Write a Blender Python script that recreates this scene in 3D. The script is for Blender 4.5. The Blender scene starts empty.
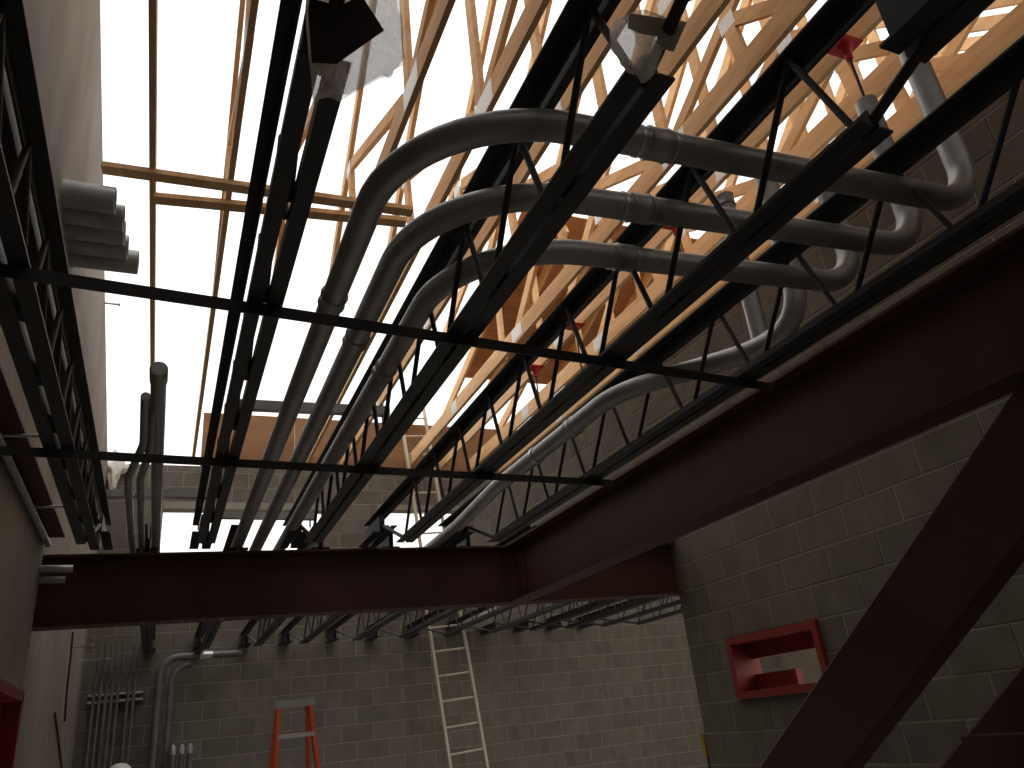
import bpy, bmesh, math, random
from mathutils import Vector, Matrix, noise as mnoise
random.seed(7)
scene = bpy.context.scene
COL = scene.collection
EYE = 1.6            # eye height above the slab; heights below are given from the eye and lifted by EYE

# ------------------------------------------------------------------ camera
F_PX = 764.3
PITCH, YAW, ROLL = math.radians(23.967), math.radians(25.492), math.radians(-6.192)
fwd = Vector((math.sin(YAW)*math.cos(PITCH), math.cos(YAW)*math.cos(PITCH), math.sin(PITCH)))
rt = fwd.cross(Vector((0, 0, 1))).normalized(); up = rt.cross(fwd)
c_, s_ = math.cos(ROLL), math.sin(ROLL)
rt, up = c_*rt + s_*up, -s_*rt + c_*up
cam_d = bpy.data.cameras.new('camera'); cam = bpy.data.objects.new('camera', cam_d); COL.objects.link(cam)
cam_d.sensor_width = 36.0; cam_d.lens = 36.0*F_PX/1024.0; cam_d.clip_start = 0.02; cam_d.clip_end = 300
cam.matrix_world = Matrix(((rt.x, up.x, -fwd.x, 0), (rt.y, up.y, -fwd.y, 0), (rt.z, up.z, -fwd.z, EYE), (0, 0, 0, 1)))
scene.camera = cam

# ------------------------------------------------------------------ sky and exposure: a bright even overcast
world = bpy.data.worlds.new('overcast_sky'); scene.world = world; world.use_nodes = True
bg = world.node_tree.nodes['Background']
bg.inputs['Color'].default_value = (1.0, 0.985, 0.965, 1); bg.inputs['Strength'].default_value = 1.0
vs = scene.view_settings
vs.view_transform = 'Standard'; vs.look = 'None'; vs.gamma = 1.0; vs.use_curve_mapping = False
vs.exposure = 0.7

# ------------------------------------------------------------------ helpers
def pix(p):
    d = Vector(p)
    z = d.dot(fwd)
    if z < 0.05: return None
    return 512 + F_PX*d.dot(rt)/z, 384 - F_PX*d.dot(up)/z
def ray(x, y): return fwd + rt*((x-512)/F_PX) + up*((384-y)/F_PX)
def on_x(x, y, X): d = ray(x, y); return d*(X/d.x)
def on_y(x, y, Y): d = ray(x, y); return d*(Y/d.y)
def on_z(x, y, Z): d = ray(x, y); return d*(Z/d.z)

def new_mat(name, c1, c2, rough=.7, metal=0., scale=(3, 3, 3), detail=6, bump=.0, bscale=60, rnd=0., spec=.4, third=None, rough2=None):
    m = bpy.data.materials.new(name); m.use_nodes = True
    nt = m.node_tree; N = nt.nodes; L = nt.links; b = N['Principled BSDF']
    tc = N.new('ShaderNodeTexCoord'); mp = N.new('ShaderNodeMapping'); mp.inputs['Scale'].default_value = scale
    oi = N.new('ShaderNodeObjectInfo')
    off = N.new('ShaderNodeVectorMath'); off.operation = 'MULTIPLY_ADD'
    off.inputs[1].default_value = (37, 61, 83)
    L.new(oi.outputs['Random'], off.inputs[0]); L.new(tc.outputs['Object'], off.inputs[2])
    L.new(off.outputs[0], mp.inputs['Vector'])
    n = N.new('ShaderNodeTexNoise'); n.inputs['Scale'].default_value = 1; n.inputs['Detail'].default_value = detail; n.inputs['Roughness'].default_value = .62
    L.new(mp.outputs[0], n.inputs['Vector'])
    r = N.new('ShaderNodeValToRGB'); r.color_ramp.elements[0].position = .32; r.color_ramp.elements[1].position = .68
    r.color_ramp.elements[0].color = (*c1, 1); r.color_ramp.elements[1].color = (*c2, 1)
    if third:
        e = r.color_ramp.elements.new(third[0]); e.color = (*third[1], 1)
    L.new(n.outputs['Fac'], r.inputs['Fac'])
    col = r.outputs['Color']
    if rnd:
        mr = N.new('ShaderNodeMapRange'); mr.inputs['To Min'].default_value = 1-rnd; mr.inputs['To Max'].default_value = 1+rnd
        L.new(oi.outputs['Random'], mr.inputs['Value'])
        hs = N.new('ShaderNodeHueSaturation'); L.new(mr.outputs[0], hs.inputs['Value']); L.new(col, hs.inputs['Color']); col = hs.outputs['Color']
    L.new(col, b.inputs['Base Color'])
    b.inputs['Roughness'].default_value = rough; b.inputs['Metallic'].default_value = metal
    b.inputs['Specular IOR Level'].default_value = spec
    if rough2 is not None:
        mr2 = N.new('ShaderNodeMapRange'); mr2.inputs['To Min'].default_value = rough; mr2.inputs['To Max'].default_value = rough2
        L.new(n.outputs['Fac'], mr2.inputs['Value']); L.new(mr2.outputs[0], b.inputs['Roughness'])
    if bump:
        n2 = N.new('ShaderNodeTexNoise'); n2.inputs['Scale'].default_value = bscale; n2.inputs['Detail'].default_value = 4
        L.new(tc.outputs['Object'], n2.inputs['Vector'])
        bp = N.new('ShaderNodeBump'); bp.inputs['Strength'].default_value = bump; bp.inputs['Distance'].default_value = .01
        L.new(n2.outputs['Fac'], bp.inputs['Height']); L.new(bp.outputs[0], b.inputs['Normal'])
    return m

M = dict(
    block=new_mat('concrete_block', (.135, .120, .097), (.190, .171, .141), .92, scale=(5, 5, 3), bump=.3, bscale=70, rnd=.09, spec=.2),
    mortar=new_mat('mortar', (.26, .237, .20), (.34, .31, .27), .95, scale=(6, 6, 6), spec=.15),
    leftwall=new_mat('weathered_masonry', (.165, .142, .117), (.275, .242, .206), .92, scale=(1.3, 1.3, .5), bump=.25, bscale=30, spec=.2, third=(.5, (.225, .196, .165))),
    leftlow=new_mat('lower_masonry', (.25, .222, .188), (.39, .35, .30), .92, scale=(1.3, 1.3, 1.0), bump=.3, bscale=30, spec=.2),
    slab=new_mat('concrete_slab', (.42, .395, .355), (.54, .51, .46), .85, scale=(1.2, 1.2, 1.2), bump=.2),
    ground=new_mat('gravel_ground', (.16, .145, .12), (.26, .24, .20), .95, scale=(.8, .8, .8), bump=.3),
    black=new_mat('black_joist_primer', (.026, .028, .030), (.046, .049, .051), .45, scale=(6, 6, 6), spec=.45, rough2=.66),  # black lifted to blue-grey, standing in for haze over the dark steel
    red=new_mat('oxide_red_primer', (.076, .033, .029), (.110, .048, .041), .62, scale=(2.2, 2.2, 2.2), spec=.35, bump=.08, bscale=25),
    redbright=new_mat('red_painted_frame', (.25, .027, .021), (.31, .038, .030), .55, scale=(5, 5, 5)),
    redhang=new_mat('red_hanger_paint', (.50, .018, .028), (.66, .035, .05), .45, scale=(9, 9, 9)),
    wood=new_mat('spruce_lumber', (.66, .39, .18), (.86, .58, .32), .75, scale=(11, 1.6, 11), detail=8, rnd=.13, bump=.12, bscale=90, spec=.3),
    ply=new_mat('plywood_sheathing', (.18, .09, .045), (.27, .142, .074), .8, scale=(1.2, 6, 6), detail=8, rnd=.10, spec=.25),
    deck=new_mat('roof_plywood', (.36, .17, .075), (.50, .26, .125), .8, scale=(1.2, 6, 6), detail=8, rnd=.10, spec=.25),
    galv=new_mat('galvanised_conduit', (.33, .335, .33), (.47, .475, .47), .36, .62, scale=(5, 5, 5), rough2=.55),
    pale=new_mat('pale_conduit', (.42, .425, .41), (.55, .555, .54), .42, .55, scale=(5, 5, 5), rough2=.6),
    yellow=new_mat('yellow_paint', (.42, .25, .03), (.55, .34, .05), .6, scale=(9, 9, 9)),
    step=new_mat('dull_aluminium', (.56, .56, .55), (.68, .68, .66), .6, .1, scale=(8, 8, 8)),
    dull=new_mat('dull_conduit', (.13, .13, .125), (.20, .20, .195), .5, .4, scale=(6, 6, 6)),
    zinc=new_mat('bright_zinc', (.52, .53, .52), (.68, .68, .67), .35, .85, scale=(8, 8, 8)),
    plate=new_mat('truss_plate', (.50, .49, .47), (.64, .63, .60), .5, .6, scale=(60, 60, 60)),
    alum=new_mat('old_ladder_rail', (.48, .41, .32), (.62, .54, .43), .6, scale=(5, 5, 2)),
    orange=new_mat('orange_fibreglass', (.62, .075, .028), (.75, .11, .045), .5, scale=(4, 4, 4)),
    grey=new_mat('grey_plastic', (.42, .42, .40), (.52, .52, .50), .6, scale=(6, 6, 6)),
    paper=new_mat('printed_sheet', (.030, .028, .027), (.048, .045, .042), .8, scale=(8, 8, 8)),
    paperlt=new_mat('faded_sheet', (.50, .45, .40), (.62, .57, .51), .85, scale=(9, 9, 9)),
    white=new_mat('white_shell', (.74, .73, .70), (.82, .81, .78), .4, scale=(4, 4, 4)),
    foam=new_mat('pale_foam', (.62, .59, .53), (.76, .73, .67), .9, scale=(14, 14, 14), bump=.6, bscale=40),
    cloth=new_mat('work_jacket', (.06, .075, .10), (.09, .11, .14), .9, scale=(8, 8, 8)),
    skin=new_mat('skin', (.50, .33, .25), (.56, .38, .29), .6, scale=(6, 6, 6)),
)
# cloudy thin polythene
pm = bpy.data.materials.new('cloudy_polythene'); pm.use_nodes = True
nt = pm.node_tree; b = nt.nodes['Principled BSDF']
tc = nt.nodes.new('ShaderNodeTexCoord'); nz = nt.nodes.new('ShaderNodeTexNoise'); nz.inputs['Scale'].default_value = 26; nz.inputs['Detail'].default_value = 7
nt.links.new(tc.outputs['Object'], nz.inputs['Vector'])
rp = nt.nodes.new('ShaderNodeValToRGB'); rp.color_ramp.elements[0].position = .36; rp.color_ramp.elements[1].position = .66
rp.color_ramp.elements[0].color = (.74, .68, .62, 1); rp.color_ramp.elements[1].color = (.96, .94, .90, 1)
nt.links.new(nz.outputs['Fac'], rp.inputs['Fac']); nt.links.new(rp.outputs['Color'], b.inputs['Base Color'])
b.inputs['Roughness'].default_value = .32
tl = nt.nodes.new('ShaderNodeBsdfTranslucent'); nt.links.new(rp.outputs['Color'], tl.inputs['Color'])
mx = nt.nodes.new('ShaderNodeMixShader'); mx.inputs['Fac'].default_value = .88
nt.links.new(b.outputs[0], mx.inputs[1]); nt.links.new(tl.outputs[0], mx.inputs[2])
tr = nt.nodes.new('ShaderNodeBsdfTransparent'); mx2 = nt.nodes.new('ShaderNodeMixShader'); mx2.inputs['Fac'].default_value = .42
nt.links.new(mx.outputs[0], mx2.inputs[1]); nt.links.new(tr.outputs[0], mx2.inputs[2])
nt.links.new(mx2.outputs[0], nt.nodes['Material Output'].inputs['Surface'])
M['poly'] = pm

class MB:
    """collects shapes (coordinates from the eye point) and links them as one mesh object"""
    def __init__(s): s.v = []; s.f = []; s.sm = []
    def add(s, vs_, fs_, smooth=False):
        o = len(s.v); s.v += [Vector(q) for q in vs_]
        for f in fs_: s.f.append([i+o for i in f]); s.sm.append(smooth)
        return s
    def box(s, a, b):
        x0, y0, z0 = [min(a[i], b[i]) for i in range(3)]; x1, y1, z1 = [max(a[i], b[i]) for i in range(3)]
        return s.add([(x0,y0,z0),(x1,y0,z0),(x1,y1,z0),(x0,y1,z0),(x0,y0,z1),(x1,y0,z1),(x1,y1,z1),(x0,y1,z1)],
                     [(0,3,2,1),(4,5,6,7),(0,1,5,4),(1,2,6,5),(2,3,7,6),(3,0,4,7)])
    def prism(s, prof, a, b, side, upv=None):
        """extrude 2D profile [(u,w)] from a to b; u along side, w along the other perpendicular"""
        a = Vector(a); b = Vector(b); d = (b-a).normalized(); side = Vector(side)
        side = (side - d*side.dot(d)).normalized(); w = side.cross(d) if upv is None else Vector(upv)
        if upv is not None: w = (w - d*w.dot(d)).normalized()
        n = len(prof); vv = [a+side*p[0]+w*p[1] for p in prof]+[b+side*p[0]+w*p[1] for p in prof]
        ff = [(i, (i+1) % n, n+(i+1) % n, n+i) for i in range(n)]
        ff += [tuple(range(n-1, -1, -1)), tuple(range(n, 2*n))]
        return s.add(vv, ff)
    def bar(s, a, b, w, h, side=(1, 0, 0)):
        return s.prism([(-w/2,-h/2),(w/2,-h/2),(w/2,h/2),(-w/2,h/2)], a, b, side)
    def tube(s, pts, r, n=16, cap=True, hollow=0):
        pts = [Vector(p) for p in pts]; rs = r if isinstance(r, (list, tuple)) else [r]*len(pts)
        t0 = (pts[1]-pts[0]).normalized(); ref = Vector((0, 0, 1)) if abs(t0.z) < .9 else Vector((1, 0, 0))
        u = t0.cross(ref).normalized(); vv = []; ff = []
        for i, p in enumerate(pts):
            t = (pts[min(i+1, len(pts)-1)]-pts[max(i-1, 0)]).normalized()
            u = (u-t*u.dot(t)).normalized(); w = t.cross(u)
            for k in range(n):
                a = 2*math.pi*k/n; vv.append(p+(u*math.cos(a)+w*math.sin(a))*rs[i])
        for i in range(len(pts)-1):
            for k in range(n):
                ff.append((i*n+k, i*n+(k+1) % n, (i+1)*n+(k+1) % n, (i+1)*n+k))
        s.add(vv, ff, True)
        if cap:
            m = len(pts)-1
            if not hollow:
                s.add(vv[:n], [tuple(range(n-1, -1, -1))]); s.add(vv[m*n:], [tuple(range(n))])
            else:
                for base, e, dirn in ((0, 0, 1), (m*n, m, -1)):
                    c = pts[e]; t = (pts[1]-pts[0]).normalized() if e == 0 else (pts[m-1]-pts[m]).normalized()
                    o = vv[base:base+n]; i1 = [c+(q-c)*hollow for q in o]; i2 = [q+t*(rs[e]*3) for q in i1]
                    rings = o+i1+i2; q = []
                    for k in range(n):
                        k2 = (k+1) % n; q += [(k, n+k, n+k2, k2), (n+k, 2*n+k, 2*n+k2, n+k2)]
                    q.append(tuple(range(2*n, 3*n))); s.add(rings, q)
        return s
    def build(s, name, mat, parent=None, loc=None, label=None):
        me = bpy.data.meshes.new(name)
        if parent is not None:
            o0 = world_loc(parent)-Vector((0, 0, EYE)) if loc is None else Vector(loc)
        else:
            o0 = Vector(loc) if loc is not None else base_of(s.v)
        me.from_pydata([q-o0 for q in s.v], [], s.f)
        me.polygons.foreach_set('use_smooth', s.sm)
        bm = bmesh.new(); bm.from_mesh(me); bmesh.ops.recalc_face_normals(bm, faces=bm.faces); bm.to_mesh(me); bm.free()
        me.materials.append(M[mat] if isinstance(mat, str) else mat)
        o = bpy.data.objects.new(name, me); COL.objects.link(o)
        if parent is not None:
            o.parent = parent
            o.location = o0+Vector((0, 0, EYE))-world_loc(parent)
        else: o.location = o0+Vector((0, 0, EYE))
        if label: o['label'] = label
        return o
def base_of(v):
    xs = [q.x for q in v]; ys = [q.y for q in v]; zs = [q.z for q in v]
    return Vector(((min(xs)+max(xs))/2, (min(ys)+max(ys))/2, min(zs)))
def world_loc(o):
    l = Vector(o.location)
    while o.parent is not None: o = o.parent; l += Vector(o.location)
    return l
def thing(name, label, cat, loc, group=None):
    o = bpy.data.objects.new(name, None); COL.objects.link(o); o.empty_display_size = .1
    o.location = Vector(loc)+Vector((0, 0, EYE)); o['label'] = label; o['category'] = cat
    if group: o['group'] = group
    return o
def tag(o, label, cat, group=None):
    o['label'] = label; o['category'] = cat
    if group: o['group'] = group
    return o
def struct(o, label=None, cat=None):
    o['kind'] = 'structure'
    if label: o['label'] = label
    if cat: o['category'] = cat
    return o
def copy_tree(o, parent=None):
    c = o.copy(); COL.objects.link(c); c.parent = parent
    for ch in list(o.children): copy_tree(ch, c)
    return c
def fillet(pts, r, n=10):
    """polyline with rounded corners"""
    pts = [Vector(p) for p in pts]; out = [pts[0]]
    rr = r if isinstance(r, (list, tuple)) else [r]*(len(pts)-2)
    for i in range(1, len(pts)-1):
        p = pts[i]; a = (pts[i-1]-p).normalized(); b2 = (pts[i+1]-p).normalized()
        ang = a.angle(b2)
        if ang > math.pi-.02: out.append(p); continue
        t = rr[i-1]/math.tan(ang/2); c = p+(a+b2).normalized()*(rr[i-1]/math.sin(ang/2))
        s0 = p+a*t-c; s1 = p+b2*t-c; th = s0.angle(s1); ax = s0.cross(s1).normalized()
        for k in range(n+1): out.append(c+Matrix.Rotation(th*k/n, 3, ax) @ s0)
    out.append(pts[-1]); return out
def densify(pts, step=.25):
    out = [Vector(pts[0])]
    for a, b2 in zip(pts, pts[1:]):
        a = Vector(a); b2 = Vector(b2); k = max(1, int((b2-a).length/step))
        out += [a+(b2-a)*(j/k) for j in range(1, k+1)]
    return out

# ------------------------------------------------------------------ masonry
BL, BH, JT = .4064, .2032, .0075
def block_geo(mb, u0, u1, z0, z1, pt, dep):
    """one block: front face with a small arris; pt(u, w, z): w out of the wall"""
    e = .004
    v = [pt(u0, -.03, z0), pt(u1, -.03, z0), pt(u1, -.03, z1), pt(u0, -.03, z1),
         pt(u0, dep-e, z0), pt(u1, dep-e, z0), pt(u1, dep-e, z1), pt(u0, dep-e, z1),
         pt(u0+e, dep, z0+e), pt(u1-e, dep, z0+e), pt(u1-e, dep, z1-e), pt(u0+e, dep, z1-e)]
    f = []
    for a in (0, 4):
        for k in range(4):
            k2 = (k+1) % 4; f.append((a+k, a+k2, a+4+k2, a+4+k))
    f.append((8, 9, 10, 11)); f.append((3, 2, 1, 0))
    mb.add(v, f)
def masonry(name, label, axis, plane, out, u0, u1, z0, z1, zc, uo, thick, holes, visible, regions=None):
    """block wall: a recessed mortar core (the structure object) and the blocks as its parts"""
    def pt(u, w, z):
        return Vector((plane+out*w, u, z)) if axis == 'y' else Vector((u, plane+out*w, z))
    regions = regions or [(u0, u1, z0, z1)]
    core = MB()
    us = sorted({u0, u1, *[h[0] for h in holes], *[h[1] for h in holes], *[r[0] for r in regions], *[r[1] for r in regions]})
    zs = sorted({z0, z1, *[h[2] for h in holes], *[h[3] for h in holes], *[r[2] for r in regions], *[r[3] for r in regions]})
    def solid(u, z):
        return any(r[0] <= u <= r[1] and r[2] <= z <= r[3] for r in regions) and not any(h[0] <= u <= h[1] and h[2] <= z <= h[3] for h in holes)
    for a, b2 in zip(us, us[1:]):
        if a < u0 or b2 > u1: continue
        run = None
        for c, d in zip(zs, zs[1:]):
            if solid((a+b2)/2, (c+d)/2):
                p, q = pt(a, -.0035, c), pt(b2, -thick, d)
                core.box(p, q)
    wall = struct(core.build(name, 'mortar', loc=pt((u0+u1)/2, -thick/2, z0)), label)
    pieces = []
    k0 = math.floor((z0-zc)/BH)-1
    for k in range(k0, k0+int((z1-z0)/BH)+4):
        za, zb = zc+k*BH+JT/2, zc+(k+1)*BH-JT/2
        za, zb = max(za, z0), min(zb, z1)
        if zb-za < .03: continue
        off = uo+(BL/2 if k % 2 else 0)
        j = math.floor((u0-off)/BL)-1
        while off+j*BL < u1:
            ua, ub = off+j*BL+JT/2, off+(j+1)*BL-JT/2; j += 1
            segs = [(max(ua, u0), min(ub, u1))]
            zm = (za+zb)/2
            cuts = sorted({*[h[0] for h in holes if h[2] < zm < h[3]], *[h[1] for h in holes if h[2] < zm < h[3]], *[q for r in regions for q in r[:2]]})
            for c in cuts:
                ns = []
                for a, b2 in segs:
                    if a < c < b2: ns += [(a, c), (c, b2)]
                    else: ns.append((a, b2))
                segs = ns
            for a, b2 in segs:
                if b2-a > .03 and solid((a+b2)/2, zm): pieces.append((a, b2, za, zb))
    scored = []
    for p in pieces:
        q = pix(pt((p[0]+p[1])/2, 0, (p[2]+p[3])/2))
        ok = q is not None and -30 < q[0] < 1054 and -20 < q[1] < 785 and visible(*q)
        d = pt((p[0]+p[1])/2, 0, (p[2]+p[3])/2).length
        scored.append((0 if ok else 1, d, p))
    scored.sort(key=lambda t: t[:2])
    nvis = min(295, sum(1 for t in scored if t[0] == 0))
    cache = {}
    wl = world_loc(wall)-Vector((0, 0, EYE))
    for t in scored[:nvis]:
        a, b2, za, zb = t[2]; key = (round(b2-a, 3), round(zb-za, 3)); dep = 0.0
        if key not in cache:
            mb = MB(); w, h = (b2-a)/2, (zb-za)/2
            def lp(u, wv, z): return Vector((out*wv, u, z)) if axis == 'y' else Vector((u, out*wv, z))
            block_geo(mb, -w, w, -h, h, lp, dep)
            me = bpy.data.meshes.new('block'); me.from_pydata(mb.v, [], mb.f)
            bm = bmesh.new(); bm.from_mesh(me); bmesh.ops.recalc_face_normals(bm, faces=bm.faces); bm.to_mesh(me); bm.free()
            me.materials.append(M['block']); cache[key] = me
        o = bpy.data.objects.new('block', cache[key]); COL.objects.link(o); o.parent = wall
        o.location = pt((a+b2)/2, random.uniform(-.0012, .0012), (za+zb)/2)-wl
    mb = MB()
    for t in scored[nvis:]: block_geo(mb, *t[2], pt, 0.0)
    if mb.v:
        o = mb.build('blockwork', 'block', wall); o['kind'] = 'stuff'
    return wall

XR, YC, YF, XL = 3.73, 5.18, 10.45, -.80
XE = 9.3
# floor and surrounding ground
struct(MB().box((-1.2, -3.6, -1.75), (XE+.2, YF+.2, -1.6)).build('floor', 'slab'), 'concrete floor slab of the unfinished room')
struct(MB().box((-60, -60, -1.95), (60, 60, -1.76)).build('ground', 'ground'), 'bare ground around the building')
# far wall with its two window openings above the second bay
WIN = [(-.12, 1.90, 1.75, 2.965), (2.66, 4.75, 1.75, 2.985)]
def vis_far(x, y):
    if x > 705: return False
    if 552 < y < 592 and x < 690: return False
    return True
masonry('wall_far', 'grey concrete block wall at the far end with two openings', 'x', YF, -1, XL-.2, XE, -1.6, 3.55, .011, 4.563, .2, WIN, vis_far)
# right wall: full height up to the corner, carried on above beam height beyond it
HOLE = (3.81, 4.67, .03, .395)
def vis_right(x, y): return not (y > 600 and x > 1010 and False)
masonry('wall_right', 'grey concrete block wall on the right behind the red brace', 'y', XR, -1, -3.4, YF-.0, -1.6, 2.765, 1.025, 3.589, .2, [HOLE], vis_right,
        regions=[(-3.4, YC, -1.6, 2.765), (YC, YF-.0, 1.42, 2.765)])
struct(MB().box((XR-.001, YC-.01, 1.25), (XR+.2, YF-.001, 1.42)).build('trim_1', 'slab'), 'concrete lintel over the side opening')
# left wall: weathered, top raked with the roof
def rake(y): return 3.44+.324*(YF-y) if y > 3.5 else 3.44+.324*(YF-3.5)-.324*(3.5-y)
mb = MB(); prof = [(-3.4, -1.6), (YF, -1.6), (YF, rake(YF)), (3.5, rake(3.5)), (-3.4, rake(-3.4))]
vv = [(XL, y, z) for y, z in prof]+[(XL-.2, y, z) for y, z in prof]
mb.add(vv, [(0, 1, 2, 3, 4), (9, 8, 7, 6, 5)]+[(i, i+5, (i+1) % 5+5, (i+1) % 5) for i in range(5)])
struct(mb.build('wall_left', 'leftwall'), 'tall weathered beige wall on the left with a raked top edge')
# thicker lower left wall with the red door frame
DY0, DY1, DZ = 4.05, 5.0, .415
XP = -.665
mb = MB()
mb.box((XL+.001, -3.4, -1.6), (XP, DY0, 1.25)); mb.box((XL+.001, DY0, DZ), (XP, 5.52, 1.25)); mb.box((XL+.001, DY1, -1.6), (XP, 5.52, DZ))
mb = MB()
mb.box((XL+.001, -3.4, -1.6), (XP, DY0, 1.25)); mb.box((XL+.001, DY0, DZ), (XP, 5.06, 1.25)); mb.box((XL+.001, DY1, -1.6), (XP, 5.06, DZ))
pw = struct(mb.build('wall_left_lower', 'leftlow', loc=(XP, 0, -1.6)), 'thicker lower part of the left wall below the ledger')
d = MB(); d.box((XP-.10, DY0+.05, -1.6), (XP-.06, DY1-.05, DZ-.05))
door = struct(d.build('door_1', 'redbright'), 'red steel door in the left wall')
fr = MB()
fr.box((XP-.12, DY0, -1.6), (XP+.02, DY0+.05, DZ)); fr.box((XP-.12, DY1-.05, -1.6), (XP+.02, DY1, DZ)); fr.box((XP-.12, DY0, DZ-.05), (XP+.02, DY1, DZ))
fr.build('door_frame', 'redbright', door)
# shell behind the viewer and off to the right
struct(MB().box((-1.0, -3.6, -1.6), (XR+.2, -3.4, 3.55)).build('wall_back', 'mortar'), 'grey wall behind the viewer')
struct(MB().box((XE, YC-.2, -1.6), (XE+.2, YF+.2, 3.55)).build('wall_outer', 'mortar'), 'grey wall beyond the side opening')

# plywood band standing on the far wall between the truss ends
band = thing('plywood_band', 'brown plywood band standing on the far wall under the truss ends', 'plywood', (4.2, YF+.05, 3.55))
x = .28; i = 0
while x < XE-.05:
    x2 = min(x+1.22, XE)
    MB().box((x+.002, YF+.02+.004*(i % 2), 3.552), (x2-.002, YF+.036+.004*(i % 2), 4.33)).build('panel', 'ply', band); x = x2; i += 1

# ------------------------------------------------------------------ red steel frame
def ibeam_prof(dep, bf, tf=.013, tw=.009):
    h = dep/2; b2 = bf/2
    return [(-b2, -h), (b2, -h), (b2, -h+tf), (tw/2, -h+tf), (tw/2, h-tf), (b2, h-tf), (b2, h), (-b2, h), (-b2, h-tf), (-tw/2, h-tf), (-tw/2, -h+tf), (-b2, -h+tf)]
ZT, ZB = 1.20, .795
zc_ = (ZT+ZB)/2; DEP = ZT-ZB
P = ibeam_prof(DEP, .150)
cb = thing('cross_beam', 'dark red steel beam crossing the room below the joist ends', 'beam', (1.5, YC+.07, ZB))
MB().prism(P, (XP-.06, YC+.0, zc_-.035), (XR+.12, YC+.0, zc_+.02), (0, 1, 0), (0, 0, 1)).build('beam_section', 'red', cb)
for k in range(8):
    xb = -.45+k*.11
    MB().tube([(xb, YC-.03, ZB-.028), (xb, YC-.03, ZB-.012)], .011, 8).build('bolt_head', 'zinc', cb)
rb = thing('side_beam', 'dark red steel beam running along the right block wall', 'beam', (2.312, 1.0, ZB))
MB().prism(P, (2.312, -3.4, zc_), (2.312, YC-.078, zc_), (1, 0, 0), (0, 0, 1)).build('beam_section', 'red', rb)
MB().box((2.30, YC-.24, ZB+.05), (2.312-.006, YC-.08, ZT-.05)).build('shear_plate', 'red', rb)
for z in (.9, .98, 1.06):
    MB().tube([(2.285, YC-.14, z), (2.301, YC-.14, z)], .011, 8).build('bolt_head', 'red', rb)
def brace(name, label, y0, z0, slope, wid, y_end, z_top):
    dirv = Vector((0, 1, -slope)).normalized(); nrm = Vector((0, slope, 1)).normalized()
    a = Vector((2.312, y0, z0))-nrm*(wid/2); t = (a.z+1.6)/slope
    bot = a+Vector((0, 1, -slope))*t; tt = (z_top-a.z)/slope; top = a-Vector((0, 1, -slope))*tt
    r = thing(name, label, 'brace', (2.312, bot.y, -1.6))
    m = MB()
    w, h = .048, wid/2; e = .010
    m.prism([(-w+e, -h), (w-e, -h), (w, -h+e), (w, h-e), (w-e, h), (-w+e, h), (-w, h-e), (-w, -h+e)], top, bot+Vector((0, -.10, .10*slope)), (1, 0, 0), nrm)
    m.build('brace_tube', 'red', r)
    MB().box((2.305, bot.y-.45, -1.6), (2.319, bot.y+.2, -1.2)).build('gusset_plate', 'red', r)
    return r
b1 = brace('diagonal_brace', 'wide dark red diagonal steel brace rising to the right side beam', 1.34, .74, .668, .272, 4.9, .79)
b2_ = brace('diagonal_brace', 'lower red diagonal brace cut by the bottom right corner', 1.54, .04, .69, .272, 3.9, .62)
MB().box((2.16, 1.30, -.172), (2.24, 1.76, -.158)).build('lug_plate', 'red', b2_)
col_ = thing('steel_column', 'dark red steel column carrying the braces beside the viewer', 'column', (2.312, .3, -1.6))
MB().prism(ibeam_prof(.25, .2), (2.312, .35, -1.6), (2.312, .35, ZB-.001), (1, 0, 0), (0, 1, 0)).build('column_section', 'red', col_)
MB().box((2.15, .17, -1.6), (2.47, .53, -1.575)).build('base_plate', 'red', col_)

# red hollow steel window frame set in the right wall
w1 = MB(); y0, y1, z0, z1 = HOLE; t = .028
for bx in (((XR-.03, y0-.02, z0-.02), (XR+.2, y0+t, z1+.02)), ((XR-.03, y1-t, z0-.02), (XR+.2, y1+.02, z1+.02)),
           ((XR-.03, y0+t, z0-.02), (XR+.2, y1-t, z0+t)), ((XR-.03, y0+t, z1-t), (XR+.2, y1-t, z1+.02))):
    w1.box(*bx)
win = struct(w1.build('window_1', 'redbright'), 'small red steel frame set in the right block wall')
s = MB(); s.box((XR+.13, y0+t, z1-.13), (XR+.18, y1-t, z1-t)); s.build('head_stop', 'redbright', win)
s = MB(); s.box((XR+.13, y0+.42, z0+t), (XR+.18, y1-t, z0+.13)); s.build('sill_stop', 'redbright', win)

# ledger on top of the thick left wall, with a conduit along it
lg = thing('steel_ledger', 'dark brown steel ledger angle along the top of the left wall', 'ledger', (-.62, 1.0, 1.25))
MB().prism([(-.06, 0), (.125, 0), (.125, .012), (-.048, .012), (-.048, .2), (-.06, .2)], (-.69, -3.3, 1.252), (-.69, 5.05, 1.252), (1, 0, 0), (0, 0, 1)).build('angle', 'red', lg)
MB().tube([(-.640, 2.2, 1.20), (-.640, 5.0, 1.20)], .017, 10).build('edge_conduit', 'galv', lg)
for yb in (3.3, 4.3):
    MB().tube([(XP+.001, yb, 1.22), (-.50, yb, 1.225)], .008, 8).build('anchor_rod', 'zinc', lg)
cs = thing('conduit_stub', 'short silver conduit stub poking over the cross beam end', 'conduit', (-.66, 4.98, 1.02))
MB().tube([(XP-.0, 5.0, 1.06), (-.50, 5.0, 1.06)], .022, 12, hollow=.8).build('stub', 'zinc', cs)
MB().tube([(XP-.0, 5.0, 1.0), (-.53, 5.0, 1.0)], .020, 12, hollow=.8).build('stub', 'galv', cs)

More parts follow.
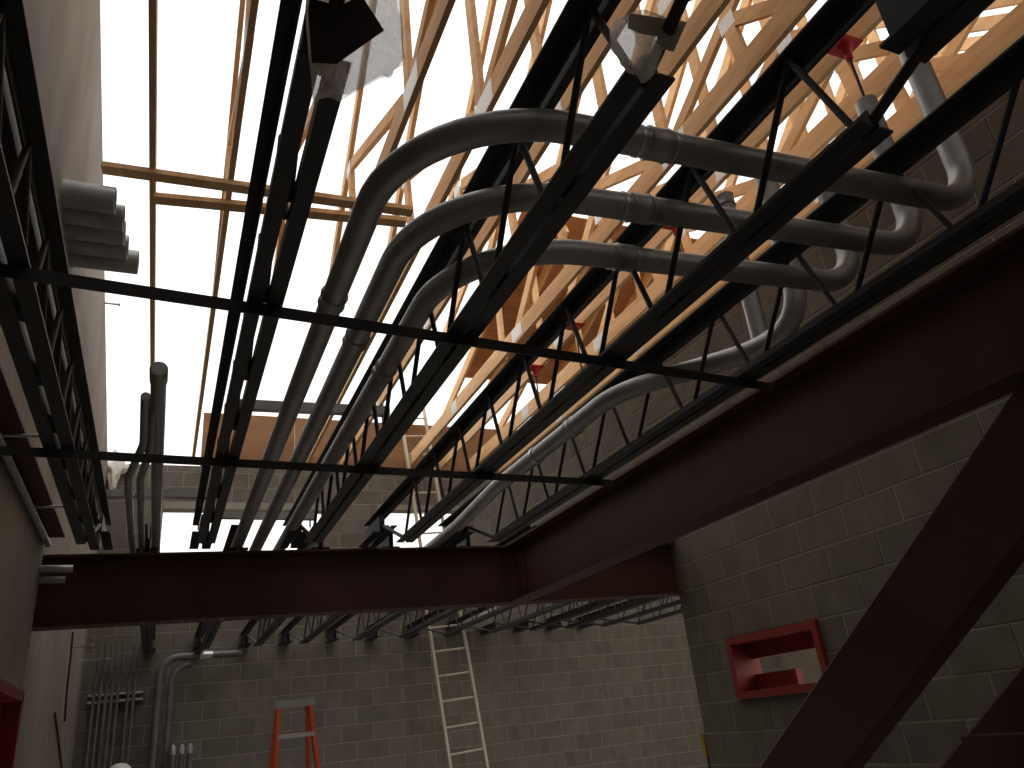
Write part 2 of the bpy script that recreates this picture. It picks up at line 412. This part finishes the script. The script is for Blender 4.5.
# ------------------------------------------------------------------ steel joists
CH_T, CH_B = 1.36, 1.02
def chord_pair(mb, y0, y1, z, flip, leg=.040, gap=.013, t=.006):
    for sg in (-1, 1):
        g = gap/2
        prof = [(g, 0), (g+leg, 0), (g+leg, t), (g+t, t), (g+t, leg), (g, leg)]
        prof = [(sg*u, (-w if flip else w)) for u, w in prof]
        mb.prism(prof, (0, y0, z), (0, y1, z), (1, 0, 0), (0, 0, 1))
def make_joist(label, x, y0, y1, zb, zt, b0, b1, group, seat_near=True, panel=.405, lb=.040, lt=.044, tdx=0.):
    r = thing('open_web_joist', label, 'joist', (x, (y0+y1)/2, zb), group)
    def bl(mb, n, mat='black'):
        for q in mb.v: q.x += x
        return mb.build(n, mat, r)
    m = MB(); chord_pair(m, b0, b1, zb, False, leg=lb); bl(m, 'bottom_chord')
    m = MB(); chord_pair(m, y0, y1, zt, True, leg=lt)
    for q in m.v: q.x += tdx
    bl(m, 'top_chord')
    # webs: one steep rod and one raking rod per panel
    n = int(round((b1-b0)/panel)); st = (b1-b0)/n
    for k in range(n):
        ya = b0+st*(k+.10); yt = b0+st*(k+.36); yc = b0+st*(k+1)
        bl(MB().tube([(0, ya, zb+.014), (0, yt, zt-.012)], .0085, 8), 'web_rod')
        bl(MB().tube([(0, yt, zt-.012), (0, yc-.01, zb+.014)], .0085, 8), 'web_rod')
    bl(MB().tube([(.004, b0+.03, zb+.014), (.004, y0+.30, zt-.014)], .012, 8), 'end_web')
    bl(MB().tube([(.004, b1-.03, zb+.014), (.004, y1-.18, zt-.014)], .012, 8), 'end_web')
    for (sa, sb, zs_) in ((y0, b0-.10, (ZT-.09 if seat_near else ZT+.004)), (y1-.42, y1, ZT+.004)):
        m = MB()
        for sg in (-1, 1):
            m.prism([(sg*.010, 0), (sg*.062, 0), (sg*.062, .007), (sg*.017, .007), (sg*.017, zt-.046-zs_), (sg*.010, zt-.046-zs_)],
                    (0, sa, zs_), (0, sb, zs_), (1, 0, 0), (0, 0, 1))
        bl(m, 'bearing_seat')
    return r
JX = [-.377, .171, .715, 1.235, 1.80]
JL = ['black open-web steel joist beside the left wall, leftmost of the front row',
      'black open-web steel joist left of the large conduits, holding the bigger bag',
      'black open-web steel joist crossing the conduit bends, holding the smaller bag',
      'black open-web steel joist second from the right red beam',
      'black open-web steel joist closest to the right red beam']
for k, (x, l) in enumerate(zip(JX, JL)):
    make_joist(l, x, -.35, 5.16, CH_B, CH_T, .77+(.0, .16, .02, 0, -.2)[k], 4.25, 'front bay joists', lb=(.041, .036, .042, .042, .042)[k], lt=(.043, .037, .046, .046, .05)[k], tdx=(-.012, -.010, .008, .030, .006)[k])
S2 = [-.13, .40, .92, 1.40, 1.97, 2.49, 3.03, 3.60, 4.13, 4.62, 5.13, 5.65]
ordn = ['first', 'second', 'third', 'fourth', 'fifth', 'sixth', 'seventh', 'eighth', 'ninth', 'tenth', 'eleventh', 'twelfth', 'thirteenth', 'fourteenth', 'fifteenth', 'sixteenth', 'seventeenth', 'eighteenth', 'nineteenth', 'twentieth']
for k, x in enumerate(S2):
    make_joist('black joist beyond the red cross beam, %s from the left' % ordn[k], x, YC-.03, YF-.01, CH_B+.01, CH_T, 6.0, 8.85, 'back bay joists', seat_near=False, panel=.44)
# bridging angles under the bottom chords
def bridging(label, a, b2):
    r = thing('bridging_angle', label, 'bridging', ((a[0]+b2[0])/2, (a[1]+b2[1])/2, CH_B-.03), 'bridging under the joists')
    MB().prism([(-.017, 0), (.017, 0), (.017, -.004), (-.013, -.004), (-.013, -.032), (-.017, -.032)][::-1], a, b2, (0, 1, 0), (0, 0, 1)).build('angle', 'black', r)
    for x in JX:
        if a[0] < x < b2[0]:
            y = a[1]+(b2[1]-a[1])*(x-a[0])/(b2[0]-a[0])
            MB().box((x-.03, y-.012, CH_B-.006), (x+.03, y+.012, CH_B-.001)).build('weld_tab', 'black', r)
    return r
bridging('nearer black bridging angle crossing under the joists', (-.40, 1.70, CH_B-.003), (1.92, 1.90, CH_B-.003))
bridging('farther black bridging angle crossing under the joists', (XP, 2.86, CH_B-.003), (1.90, 3.02, CH_B-.003))

# ------------------------------------------------------------------ conduits
RP = .037
def coupling(r, p, d, mat='galv', rad=RP):
    p = Vector(p); d = Vector(d).normalized()
    MB().tube([p-d*.028, p-d*.026, p-d*.02, p+d*.02, p+d*.026, p+d*.028], [rad+.0005, rad+.006, rad+.0035, rad+.0035, rad+.006, rad+.0005], 20).build('coupling', mat, r)
ZP = ZT+RP+.012
def big_pipe(label, rr_, yrun, skew, xr_, rtop, yend=6.2):
    x = rr_*ZP
    a = Vector((x, yend, ZP)); c = Vector((x, yrun, ZP)); d = Vector((xr_, yrun-skew, ZP)); e = Vector((xr_, yrun-skew, rtop))
    r = thing('large_conduit', label, 'conduit', (x, YC, ZT), 'large bent conduits through the joists')
    MB().tube(densify(fillet([a, c, d, e], [.40, .15], 14), .5), RP, 24, hollow=.9).build('pipe', 'galv', r)
    coupling(r, (x, yrun+.86, ZP), (0, 1, 0)); 
    t = .36; coupling(r, c+(d-c)*t, d-c)
    # a twist of tie wire round the run
    for q in (.33, .385):
        p = c+(d-c)*q; u = (d-c).normalized()
        MB().tube([p-u*.004, p+u*.004], RP+.003, 20).build('tie_wire', 'zinc', r)
    return r
big_pipe('outermost large grey conduit, bending from the left run to the topmost crossing', .321, 1.19, .09, 2.08, 2.0)
big_pipe('middle large grey conduit of the three bent ones', .421, 1.43, .11, 2.11, 1.86)
big_pipe('innermost large grey conduit, the lowest of the three crossings', .545, 1.65, .10, 2.08, 1.72)
r = thing('wall_conduit', 'pale grey conduit sweeping along the right wall above the red beam', 'conduit', (1.75, YC, ZT))
MB().tube(densify(fillet([(1.77, 6.3, 1.25), (1.75, 4.75, 1.25), (1.69, 3.9, 1.255), (1.70, 2.55, 1.255), (2.06, 2.06, 1.25), (2.06, 1.80, 1.25), (2.06, 1.78, 1.9)], [1., 1., .5, .3, .14], 12), .5), RP+.004, 24, hollow=.9).build('pipe', 'pale', r)
coupling(r, (1.70, 2.95, 1.255), (0, 1, 0), 'pale', RP+.004)
MB().tube([(1.695, 3.338, 1.255), (1.695, 3.362, 1.255)], RP+.009, 20).build('clamp', 'zinc', r)
r = thing('riser_conduit', 'open-topped grey conduit riser behind the crossing conduits', 'conduit', (2.12, 2.05, ZT))
MB().tube([(2.12, 2.08, 1.30), (2.12, 2.08, 2.02)], RP, 20, hollow=.88).build('pipe', 'galv', r)
coupling(r, (2.12, 2.08, 2.0), (0, 0, 1))
# capped conduit and thin conduits in the left bay
r = thing('capped_conduit', 'thick dark conduit with a capped end in the left bay', 'conduit', (-.08, YC, ZT))
MB().tube([(-.083, 2.72, ZP-.012), (-.083, 6.6, ZP-.012)], .026, 20).build('pipe', 'galv', r)
MB().tube([(-.083, 2.62, ZP-.012), (-.083, 2.625, ZP-.012), (-.083, 2.72, ZP-.012), (-.083, 2.725, ZP-.012)], [.026, .030, .030, .026], 20).build('cap', 'galv', r)
for dx, lb in ((0, 'left'), (.052, 'right')):
    r = thing('thin_conduit', 'thin grey conduit with an offset bend in the left bay, %s of the pair' % lb, 'conduit', (-.2+dx, YC, ZT), 'thin offset conduits')
    pts = [(-.125+dx*.6, 2.85+dx*2, ZP-.02), (-.135+dx*.6, 3.35, ZP-.02), (-.205+dx, 3.8, ZP-.03), (-.222+dx, 6.2, ZP-.03)]
    MB().tube(densify(fillet(pts, .5, 6), .4), .0175, 12).build('pipe', 'galv', r)
    MB().tube([(-.207+dx, 4.0, ZP-.03), (-.208+dx, 4.06, ZP-.03)], .022, 12).build('coupling', 'zinc', r)
# strut channels laid across the top chords
def strut(label, a, b2):
    r = thing('strut_channel', label, 'strut', ((a[0]+b2[0])/2, a[1], a[2]), 'strut channels across the joists')
    w, h, t = .041, .041, .004
    MB().prism([(-w/2, 0), (w/2, 0), (w/2, h), (w/2-.01, h), (w/2-.01, h-t), (w/2-t, h-t), (w/2-t, t), (-w/2+t, t), (-w/2+t, h-t), (-w/2+.01, h-t), (-w/2+.01, h), (-w/2, h)],
               a, b2, (0, 1, 0), (0, 0, 1)).build('channel', 'pale', r)
    m = Vector(b2)-(Vector(b2)-Vector(a)).normalized()*.03
    MB().tube([m+Vector((0, 0, -.05)), m+Vector((0, 0, .07))], .006, 8).build('bolt', 'zinc', r)
strut('galvanised strut channel lying over the three large conduits', (.21, 3.24, 1.363), (.885, 3.21, 1.363))
strut('galvanised strut channel in the left bay near the thin conduits', (-.42, 4.60, 1.363), (.17, 4.58, 1.363))
strut('galvanised strut channel over the large conduits just before the cross beam', (.24, 5.02, 1.363), (.86, 5.04, 1.363))

# row of pipes sticking out of the upper left wall
for k, (y, xe) in enumerate(((4.62, -.50), (4.80, -.455), (4.975, -.455), (5.15, -.44), (5.33, -.375))):
    r = thing('pipe_sleeve', 'grey pipe stub sticking out of the upper left wall, %s from the top' % ordn[k], 'pipe', (XL, y, 3.25), 'pipe stubs in the left wall')
    MB().tube([(XL-.05, y, 3.36), (xe, y, 3.36)], .088, 24, hollow=.9).build('pipe', 'galv', r)
    MB().tube([(XL+.004, y, 3.36), (XL+.016, y, 3.36)], .0885, 24).build('collar', 'galv', r)

# ------------------------------------------------------------------ timber roof trusses
ZC = 3.60
def rz(y): return 4.35+.324*(YF-y) if y >= 3.5 else 4.35+.324*(YF-3.5)-.324*(3.5-y)
CHD = .18
def make_truss(x, label):
    r = thing('roof_truss', label, 'truss', (x, 3.5, ZC), 'timber roof trusses')
    YN = 7.0-YF; ZH = ZC+CHD
    def pc(name, p, q, h=.095, w=.038):
        MB().bar((x, p[0], p[1]), (x, q[0], q[1]), w, h).build(name, 'wood', r)
    MB().box((x-.019, YN, ZC), (x+.019, 3.5, ZH)).build('bottom_chord', 'wood', r)
    MB().box((x-.019, 3.5, ZC), (x+.019, YF+.015, ZH)).build('bottom_chord', 'wood', r)
    N2 = (5.2, 4.50); AP = (3.5, 6.12)
    pc('top_chord', (6.42, ZC+.02), AP, .12); pc('top_chord', (.58, ZC+.02), AP, .12)
    pc('king_post', (3.5, ZH-.02), (3.5, AP[1]-.1))
    pc('web', (3.62, ZH-.02), (5.1, 4.46)); pc('web', (5.12, ZH), (5.18, 4.44))
    N1 = (2.65, 4.12)
    pc('web', (3.40, ZH-.02), (1.75, 4.66)); pc('web', N1, (2.1, ZC+.1)); pc('web', N1, (2.62, ZH))
    for (yy, zz, a, b2) in ((5.2, 4.47, .07, .06), (3.42, ZC+.09, .15, .085), (2.65, 4.10, .07, .06), (6.3, ZC+.10, .12, .07), (8.3, ZC+.09, .10, .08)):
        for sd in (-1, 1):
            MB().box((x+sd*.0185, yy-a, zz-b2), (x+sd*.0205, yy+a, zz+b2)).build('connector_plate', 'plate', r)
    return r
o = MB().box((-.302-.019, -3.4, ZC), (-.302+.019, YF+.015, ZC+.09)).build('timber_joist', 'wood')
tag(o, 'single dark timber running straight up the left sky gap', 'timber')
T0 = make_truss(-.302+.4914, 'timber roof truss, first from the left wall')
for k in range(2, 19):
    t = copy_tree(T0); t.location.x = -.302+.4914*k
    t['label'] = 'timber roof truss, %s from the left wall' % ordn[k-1]
# lateral braces nailed under the left trusses
for (a, b2, l) in (((-.60, 4.58), (1.47, 4.49), 'longer timber brace lying across under the left trusses'), ((-.29, 4.82), (1.46, 4.63), 'second timber brace just beyond, crossing under the left trusses')):
    o = MB().bar((a[0], a[1], ZC-.021), (b2[0], b2[1], ZC-.021), .089, .038, (0, 1, 0)).build('timber_brace', 'wood')
    tag(o, l, 'timber', 'timber braces under the trusses')
# partly laid roof sheathing on the right
dk = thing('roof_sheathing', 'brown plywood roof sheathing laid over the trusses on the right', 'plywood', (6.4, 8.0, rz(8.0)))
sn = Vector((0, .324, 1)).normalized()
ky = 0
for (ya, yb) in ((6.6, 7.64), (7.645, 8.54), (8.545, 9.43)):
    x = 3.55+(.0, -.15, .1)[ky]
    while x < XE:
        x2 = min(x+2.44, XE+.1)
        mb = MB(); v = []
        for zz in (0.004, .016):
            for (xx, yy) in ((x, ya), (x2-.004, ya), (x2-.004, yb), (x, yb)): v.append(Vector((xx, yy, rz(yy)+.0))+sn*zz)
        mb.add(v, [(0, 3, 2, 1), (4, 5, 6, 7), (0, 1, 5, 4), (1, 2, 6, 5), (2, 3, 7, 6), (3, 0, 4, 7)])
        mb.build('panel', 'deck', dk); x = x2
    ky += 1
for k in range(7, 19):
    x = -.302+.4914*k+.039
    MB().bar((x, YF+.03, rz(YF)-.075), (x, 6.7, rz(6.7)-.075), .038, .14).build('rafter', 'wood', dk)
    MB().bar((x, 6.8, ZC+.02), (x, 6.8, rz(6.8)-.14), .038, .089).build('post', 'wood', dk)
# assumed roof over the viewer's half, unseen, added to darken the interior
struct(MB().add([(-1.0, -3.6, rz(-3.6)), (XE+.2, -3.6, rz(-3.6)), (XE+.2, 1.5, rz(1.5)), (-1.0, 1.5, rz(1.5)), (-1.0, -3.6, rz(-3.6)+.03), (XE+.2, -3.6, rz(-3.6)+.03), (XE+.2, 1.5, rz(1.5)+.03), (-1.0, 1.5, rz(1.5)+.03)],
    [(0, 3, 2, 1), (4, 5, 6, 7), (0, 1, 5, 4), (1, 2, 6, 5), (2, 3, 7, 6), (3, 0, 4, 7)]).build('shade_roof', 'ply'), 'assumed unseen plywood roof deck added behind the viewer to shade the room')
# red hanger plates with drop rods under the trusses
for k, (y, l) in enumerate(((2.23, 'red square hanger plate with rod at the upper right, nearest of the row'), (4.10, 'red hanger with rod behind the middle crossing conduit'),
                            (5.87, 'red hanger with rod seen between two joists, third of the row'), (6.85, 'red hanger with rod nearest the far wall'))):
    x = -.302+.4914*8 -.06
    r = thing('rod_hanger', l, 'hanger', (x, y, ZC-.75), 'red rod hangers')
    MB().box((x-.075, y-.075, ZC-.012), (x+.075, y+.075, ZC-.001)).build('plate', 'redhang', r)
    MB().tube([(x, y, ZC-.012), (x, y, ZC-.05), (x, y, ZC-.052), (x, y, ZC-.11)], [.045, .036, .024, .022], 14).build('socket', 'redhang', r)
    MB().tube([(x, y, ZC-.10), (x, y, ZC-.75)], .009, 8).build('rod', 'black', r)

# ------------------------------------------------------------------ bags tied to the joist ends
def bag(name, label, pts, Y, doc, docmat, depth=.05, seed=1):
    """crumpled pouch: outline traced at distance Y, filled with a wrinkled double skin"""
    rnd = random.Random(seed)
    P_ = [on_y(px_, py_, Y) for px_, py_ in pts]
    c = sum(P_, Vector())/len(P_); nrm = Vector((.0, 1, 0))
    r = thing(name, label, 'plastic bag', (c.x, Y, min(p.z for p in P_)))
    m = MB(); K = 16; n = len(P_)
    ring = []
    for i in range(n):
        for j in range(6): ring.append(P_[i].lerp(P_[(i+1) % n], j/6))
    n = len(ring)
    for side in (-1, 1):
        vv = []
        for k in range(K+1):
            t = k/K
            for q in ring:
                p = c.lerp(q, t)
                bulge = depth*math.sqrt(max(0, 1-t*t))*.5
                qn = Vector((p.x*34+seed, side*3., p.z*22))
                j = .011*mnoise.noise(qn)+.006*mnoise.noise(qn*2.7)
                vv.append(p+nrm*(side*(bulge+.002)+j))
        ff = []
        for k in range(K):
            for i in range(n):
                i2 = (i+1) % n; ff.append((k*n+i, k*n+i2, (k+1)*n+i2, (k+1)*n+i))
        m.add(vv, ff, False)
    m.build('film', 'poly', r)
    D = [on_y(px_, py_, Y-depth*.5-.012) for px_, py_ in doc]
    dm = MB(); dm.add(D+[d+Vector((0, .002, 0)) for d in D], [tuple(range(len(D))), tuple(range(2*len(D)-1, len(D)-1, -1))]+[(i, (i+1) % len(D), (i+1) % len(D)+len(D), i+len(D)) for i in range(len(D))])
    dm.build('delivery_sheet', docmat, r)
    return r
bag('plastic_bag', 'large cloudy plastic bag with a dark sheet hanging at the top left joist end',
    [(305, 6), (309, 60), (313, 101), (335, 96), (344, 97), (362, 86), (392, 77), (394, 70), (404, 62), (402, 20), (396, -12), (350, -22), (310, -10)], .90,
    [(308, 10), (312, 62), (337, 63), (384, 30), (361, -6), (340, 6), (310, -2)], 'paper', seed=3)
bag('plastic_bag', 'smaller crumpled plastic bag on the joist end right of the conduit bend',
    [(612, 24), (614, 40), (624, 60), (632, 70), (640, 73), (647, 80), (652, 78), (658, 62), (664, 46), (668, 25), (650, 14), (632, 12)], .77,
    [(629, 13), (687, 22), (674, 51), (663, 48), (659, 36), (640, 33), (628, 27)], 'paperlt', seed=5)

# ------------------------------------------------------------------ ladders
def ladder():
    top = on_y(411, 409, 10.36); bot = on_y(469, 768, 9.72)
    d = (bot-top).normalized(); k = (-1.6-top.z)/d.z; foot = top+d*k
    side = Vector((1, 0, .02)).normalized(); side = (side-d*side.dot(d)).normalized(); nrm = side.cross(d)
    if nrm.y > 0: nrm = -nrm
    r = thing('extension_ladder', 'tall pale extension ladder leaning on the far wall', 'ladder', (foot.x, foot.y, -1.6))
    L = (foot-top).length
    for sec, (s0, s1, hw, off) in (('base', (2.2, L, .232, 0)), ('fly', (0, 2.95, .19, .03))):
        for sg in (-1, 1):
            a = top+d*s0+side*sg*hw+nrm*off; b2 = top+d*s1+side*sg*hw+nrm*off
            MB().bar(a, b2, .032, .06, side).build('rail', 'alum', r)
        s = s0+.18
        while s < s1-.1:
            a = top+d*s-side*hw+nrm*off; b2 = top+d*s+side*hw+nrm*off
            MB().tube([a, b2], .013, 8).build('rung', 'alum', r); s += .305
ladder()
def stepladder():
    Y = 7.0; x0 = 1.03; zt = .37
    r = thing('step_ladder', 'orange fibreglass step ladder with a grey top standing before the far wall', 'ladder', (x0, Y, -1.6))
    MB().box((x0-.155, Y-.10, zt-.055), (x0+.155, Y+.08, zt)).build('top_cap', 'grey', r)
    H = zt+1.6
    for sg in (-1, 1):
        MB().bar((x0+sg*.125, Y-.06, zt-.05), (x0+sg*.27, Y-.75, -1.6), .03, .07, (1, 0, 0)).build('front_rail', 'orange', r)
        MB().bar((x0+sg*.12, Y+.04, zt-.05), (x0+sg*.24, Y+.55, -1.6), .025, .05, (1, 0, 0)).build('rear_rail', 'orange', r)
    for k in range(1, 6):
        z = zt+.01-.275*k; t = (zt-.05-z)/(zt-.05+1.6); hw = .125+.145*t; y = Y-.06-.69*t
        MB().box((x0-hw, y-.045, z-.02), (x0+hw, y+.035, z+.012)).build('step', 'step', r)
    for k in (2, 4):
        z = zt-.05-.305*k; t = (zt-.05-z)/(zt-.05+1.6); hw = .12+.12*t; y = Y+.04+.51*t
        MB().bar((x0-hw, y, z), (x0+hw, y, z), .02, .03, (0, 1, 0)).build('cross_bar', 'zinc', r)
stepladder()

# ------------------------------------------------------------------ conduits on the far wall at the left
for k, x in enumerate((-.66, -.60, -.54, -.48, -.42, -.315, -.255)):
    r = thing('wall_tube', 'thin vertical conduit on the far wall, %s from the corner' % ordn[k], 'conduit', (x, YF-.12, -1.6), 'vertical conduits in the far left corner')
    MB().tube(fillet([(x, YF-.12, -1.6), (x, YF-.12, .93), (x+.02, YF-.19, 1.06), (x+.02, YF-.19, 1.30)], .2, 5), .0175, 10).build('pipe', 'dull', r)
for k, z in enumerate((.775, .70)):
    r = thing('strut_channel', 'short bright strut holding the far corner conduits, %s one' % ('upper' if k == 0 else 'lower'), 'strut', (-.4, YF-.06, z-.02))
    MB().box((-.72, YF-.10, z-.012), (-.16, YF-.001, z+.012)).build('channel', 'zinc', r)
for k, (x, zz, xe, rad) in enumerate(((.0, 1.12, .90, .042), (.13, 1.03, .30, .036))):
    r = thing('elbow_conduit', ('upper silver elbow conduit turning right on the far wall', 'lower elbow conduit nested under the silver one on the far wall')[k], 'conduit', (x, YF-.2, -1.6), 'elbow conduits on the far wall')
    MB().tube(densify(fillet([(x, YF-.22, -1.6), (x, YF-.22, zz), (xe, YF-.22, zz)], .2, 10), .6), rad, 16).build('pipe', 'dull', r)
    if k == 0: MB().tube([(.42, YF-.22, zz), (.56, YF-.22, zz)], rad+.008, 16).build('coupling', 'zinc', r)
for k, x in enumerate((.20, .29, .375)):
    r = thing('capped_stub', 'short capped pipe standing by the far wall, %s of three' % ('left', 'middle', 'right')[k], 'pipe', (x, YF-.3, -1.6), 'capped stubs by the far wall')
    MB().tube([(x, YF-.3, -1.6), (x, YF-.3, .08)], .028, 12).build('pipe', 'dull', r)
    MB().tube([(x, YF-.3, .075), (x, YF-.3, .14), (x, YF-.3, .18)], [.034, .032, .01], 12).build('cap', 'galv', r)
# blob of foam at the far end of the raked wall
mb = MB(); bmx = bmesh.new(); bmesh.ops.create_icosphere(bmx, subdivisions=4, radius=1)
rnd = random.Random(4)
from mathutils import noise
vv = []
for v in bmx.verts:
    n = noise.noise(v.co*2.1)*.5
    p = v.co*(1+n); zz = p.z
    vv.append(Vector((-.72+p.x*.115*(1.2 if zz > 0 else .6), YF-.06+p.y*.06, 3.42+zz*.24)))
mb.add(vv, [[q.index for q in f.verts] for f in bmx.faces], True); bmx.free()
tag(mb.build('foam_lump', 'foam'), 'pale foam lump stuck at the top corner of the far wall', 'foam')

# odds and ends on the left wall below the beam, and at the right wall corner
for (pts, l) in ((((73, 632), (71, 655), (67, 690), (65, 721)), 'longer dark cable hanging down the left wall under the beam'), (((55, 713), (58, 735), (62, 768)), 'shorter dark cable lower on the left wall')):
    o = MB().tube([on_x(px_, py_, XL+.009) for px_, py_ in pts], .009, 8).build('hanging_cable', 'black'); tag(o, l, 'cable', 'cables on the left wall')
for (p, ln, l) in (((72, 647), .16, 'upper short metal pin sticking out of the left wall'), ((80, 661), .26, 'lower bright metal pin sticking out of the left wall'), ((105, 303), .12, 'small metal pin on the upper left wall below the pipe stubs')):
    q = on_x(p[0], p[1], XL)
    o = MB().tube([(XL-.01, q.y, q.z), (XL+ln, q.y, q.z), (XL+ln, q.y, q.z), (XL+ln+.02, q.y, q.z)], [.011, .011, .018, .018], 8).build('wall_pin', 'zinc'); tag(o, l, 'pin', 'pins in the left wall')
q = on_y(697, 745, YC+.06)
r = thing('level_tool', 'narrow yellow tool leaning at the right wall corner', 'tool', (XR+.03, YC+.05, -1.6))
MB().box((XR+.01, YC+.012, -1.6), (XR+.05, YC+.04, q.z-.08)).build('grip', 'black', r)
MB().box((XR-.012, YC+.012, q.z-.08), (XR+.05, YC+.04, q.z+.07)).build('blade', 'yellow', r)
# ------------------------------------------------------------------ worker whose white hard hat just shows at the bottom edge
def worker():
    cx, cy = -.25, 8.0; top = .04
    r = thing('person', 'person in a white hard hat, only the hat showing at the bottom left edge', 'person', (cx, cy, -1.6))
    me = bpy.data.meshes.new('body')
    J = {'pel': (0, 0, .90, .13), 'wai': (0, 0, 1.08, .125), 'che': (0, 0, 1.28, .14), 'nek': (0, 0, 1.42, .055), 'hed': (0, -.01, 1.47, .075), 'crn': (0, -.01, 1.535, .08)}
    for s, sg in (('l', 1), ('r', -1)):
        J.update({s+'sho': (sg*.17, 0, 1.34, .06), s+'elb': (sg*.22, .03, 1.08, .045), s+'wri': (sg*.22, -.06, .86, .03), s+'han': (sg*.22, -.09, .78, .035),
                  s+'hip': (sg*.09, 0, .86, .09), s+'kne': (sg*.10, -.02, .47, .06), s+'ank': (sg*.10, .02, .08, .045), s+'toe': (sg*.11, -.14, .03, .035)})
    E_ = [('pel', 'wai'), ('wai', 'che'), ('che', 'nek'), ('nek', 'hed'), ('hed', 'crn')]
    for s in 'lr': E_ += [('che', s+'sho'), (s+'sho', s+'elb'), (s+'elb', s+'wri'), (s+'wri', s+'han'), ('pel', s+'hip'), (s+'hip', s+'kne'), (s+'kne', s+'ank'), (s+'ank', s+'toe')]
    ks = list(J); me.from_pydata([J[k][:3] for k in ks], [(ks.index(a), ks.index(b2)) for a, b2 in E_], [])
    o = bpy.data.objects.new('body', me); COL.objects.link(o); o.parent = r
    sk = o.modifiers.new('skin', 'SKIN'); sd = me.skin_vertices[0].data
    for i, k in enumerate(ks): sd[i].radius = (J[k][3], J[k][3]); sd[i].use_root = (k == 'pel')
    ss = o.modifiers.new('sub', 'SUBSURF'); ss.levels = 2; ss.render_levels = 2
    me.materials.append(M['cloth'])
    h = MB(); prof = [(0, 1.0), (.35, .965), (.65, .80), (.86, .55), (.96, .25), (1.0, 0), (1.10, -.02), (1.10, -.06), (.97, -.05)]
    n = 28; vv = []; ff = []
    for i, (rr_, zz) in enumerate(prof):
        for k in range(n):
            a = 2*math.pi*k/n; vv.append(Vector((cx+.118*rr_*math.cos(a), cy-.01+.142*rr_*math.sin(a)*(1.08 if math.sin(a) < 0 and rr_ > 1 else 1), top-.145+.145*zz)))
    for i in range(len(prof)-1):
        for k in range(n): ff.append((i*n+k, i*n+(k+1) % n, (i+1)*n+(k+1) % n, (i+1)*n+k))
    h.add(vv, ff, True); h.build('hard_hat', 'white', r)
worker()
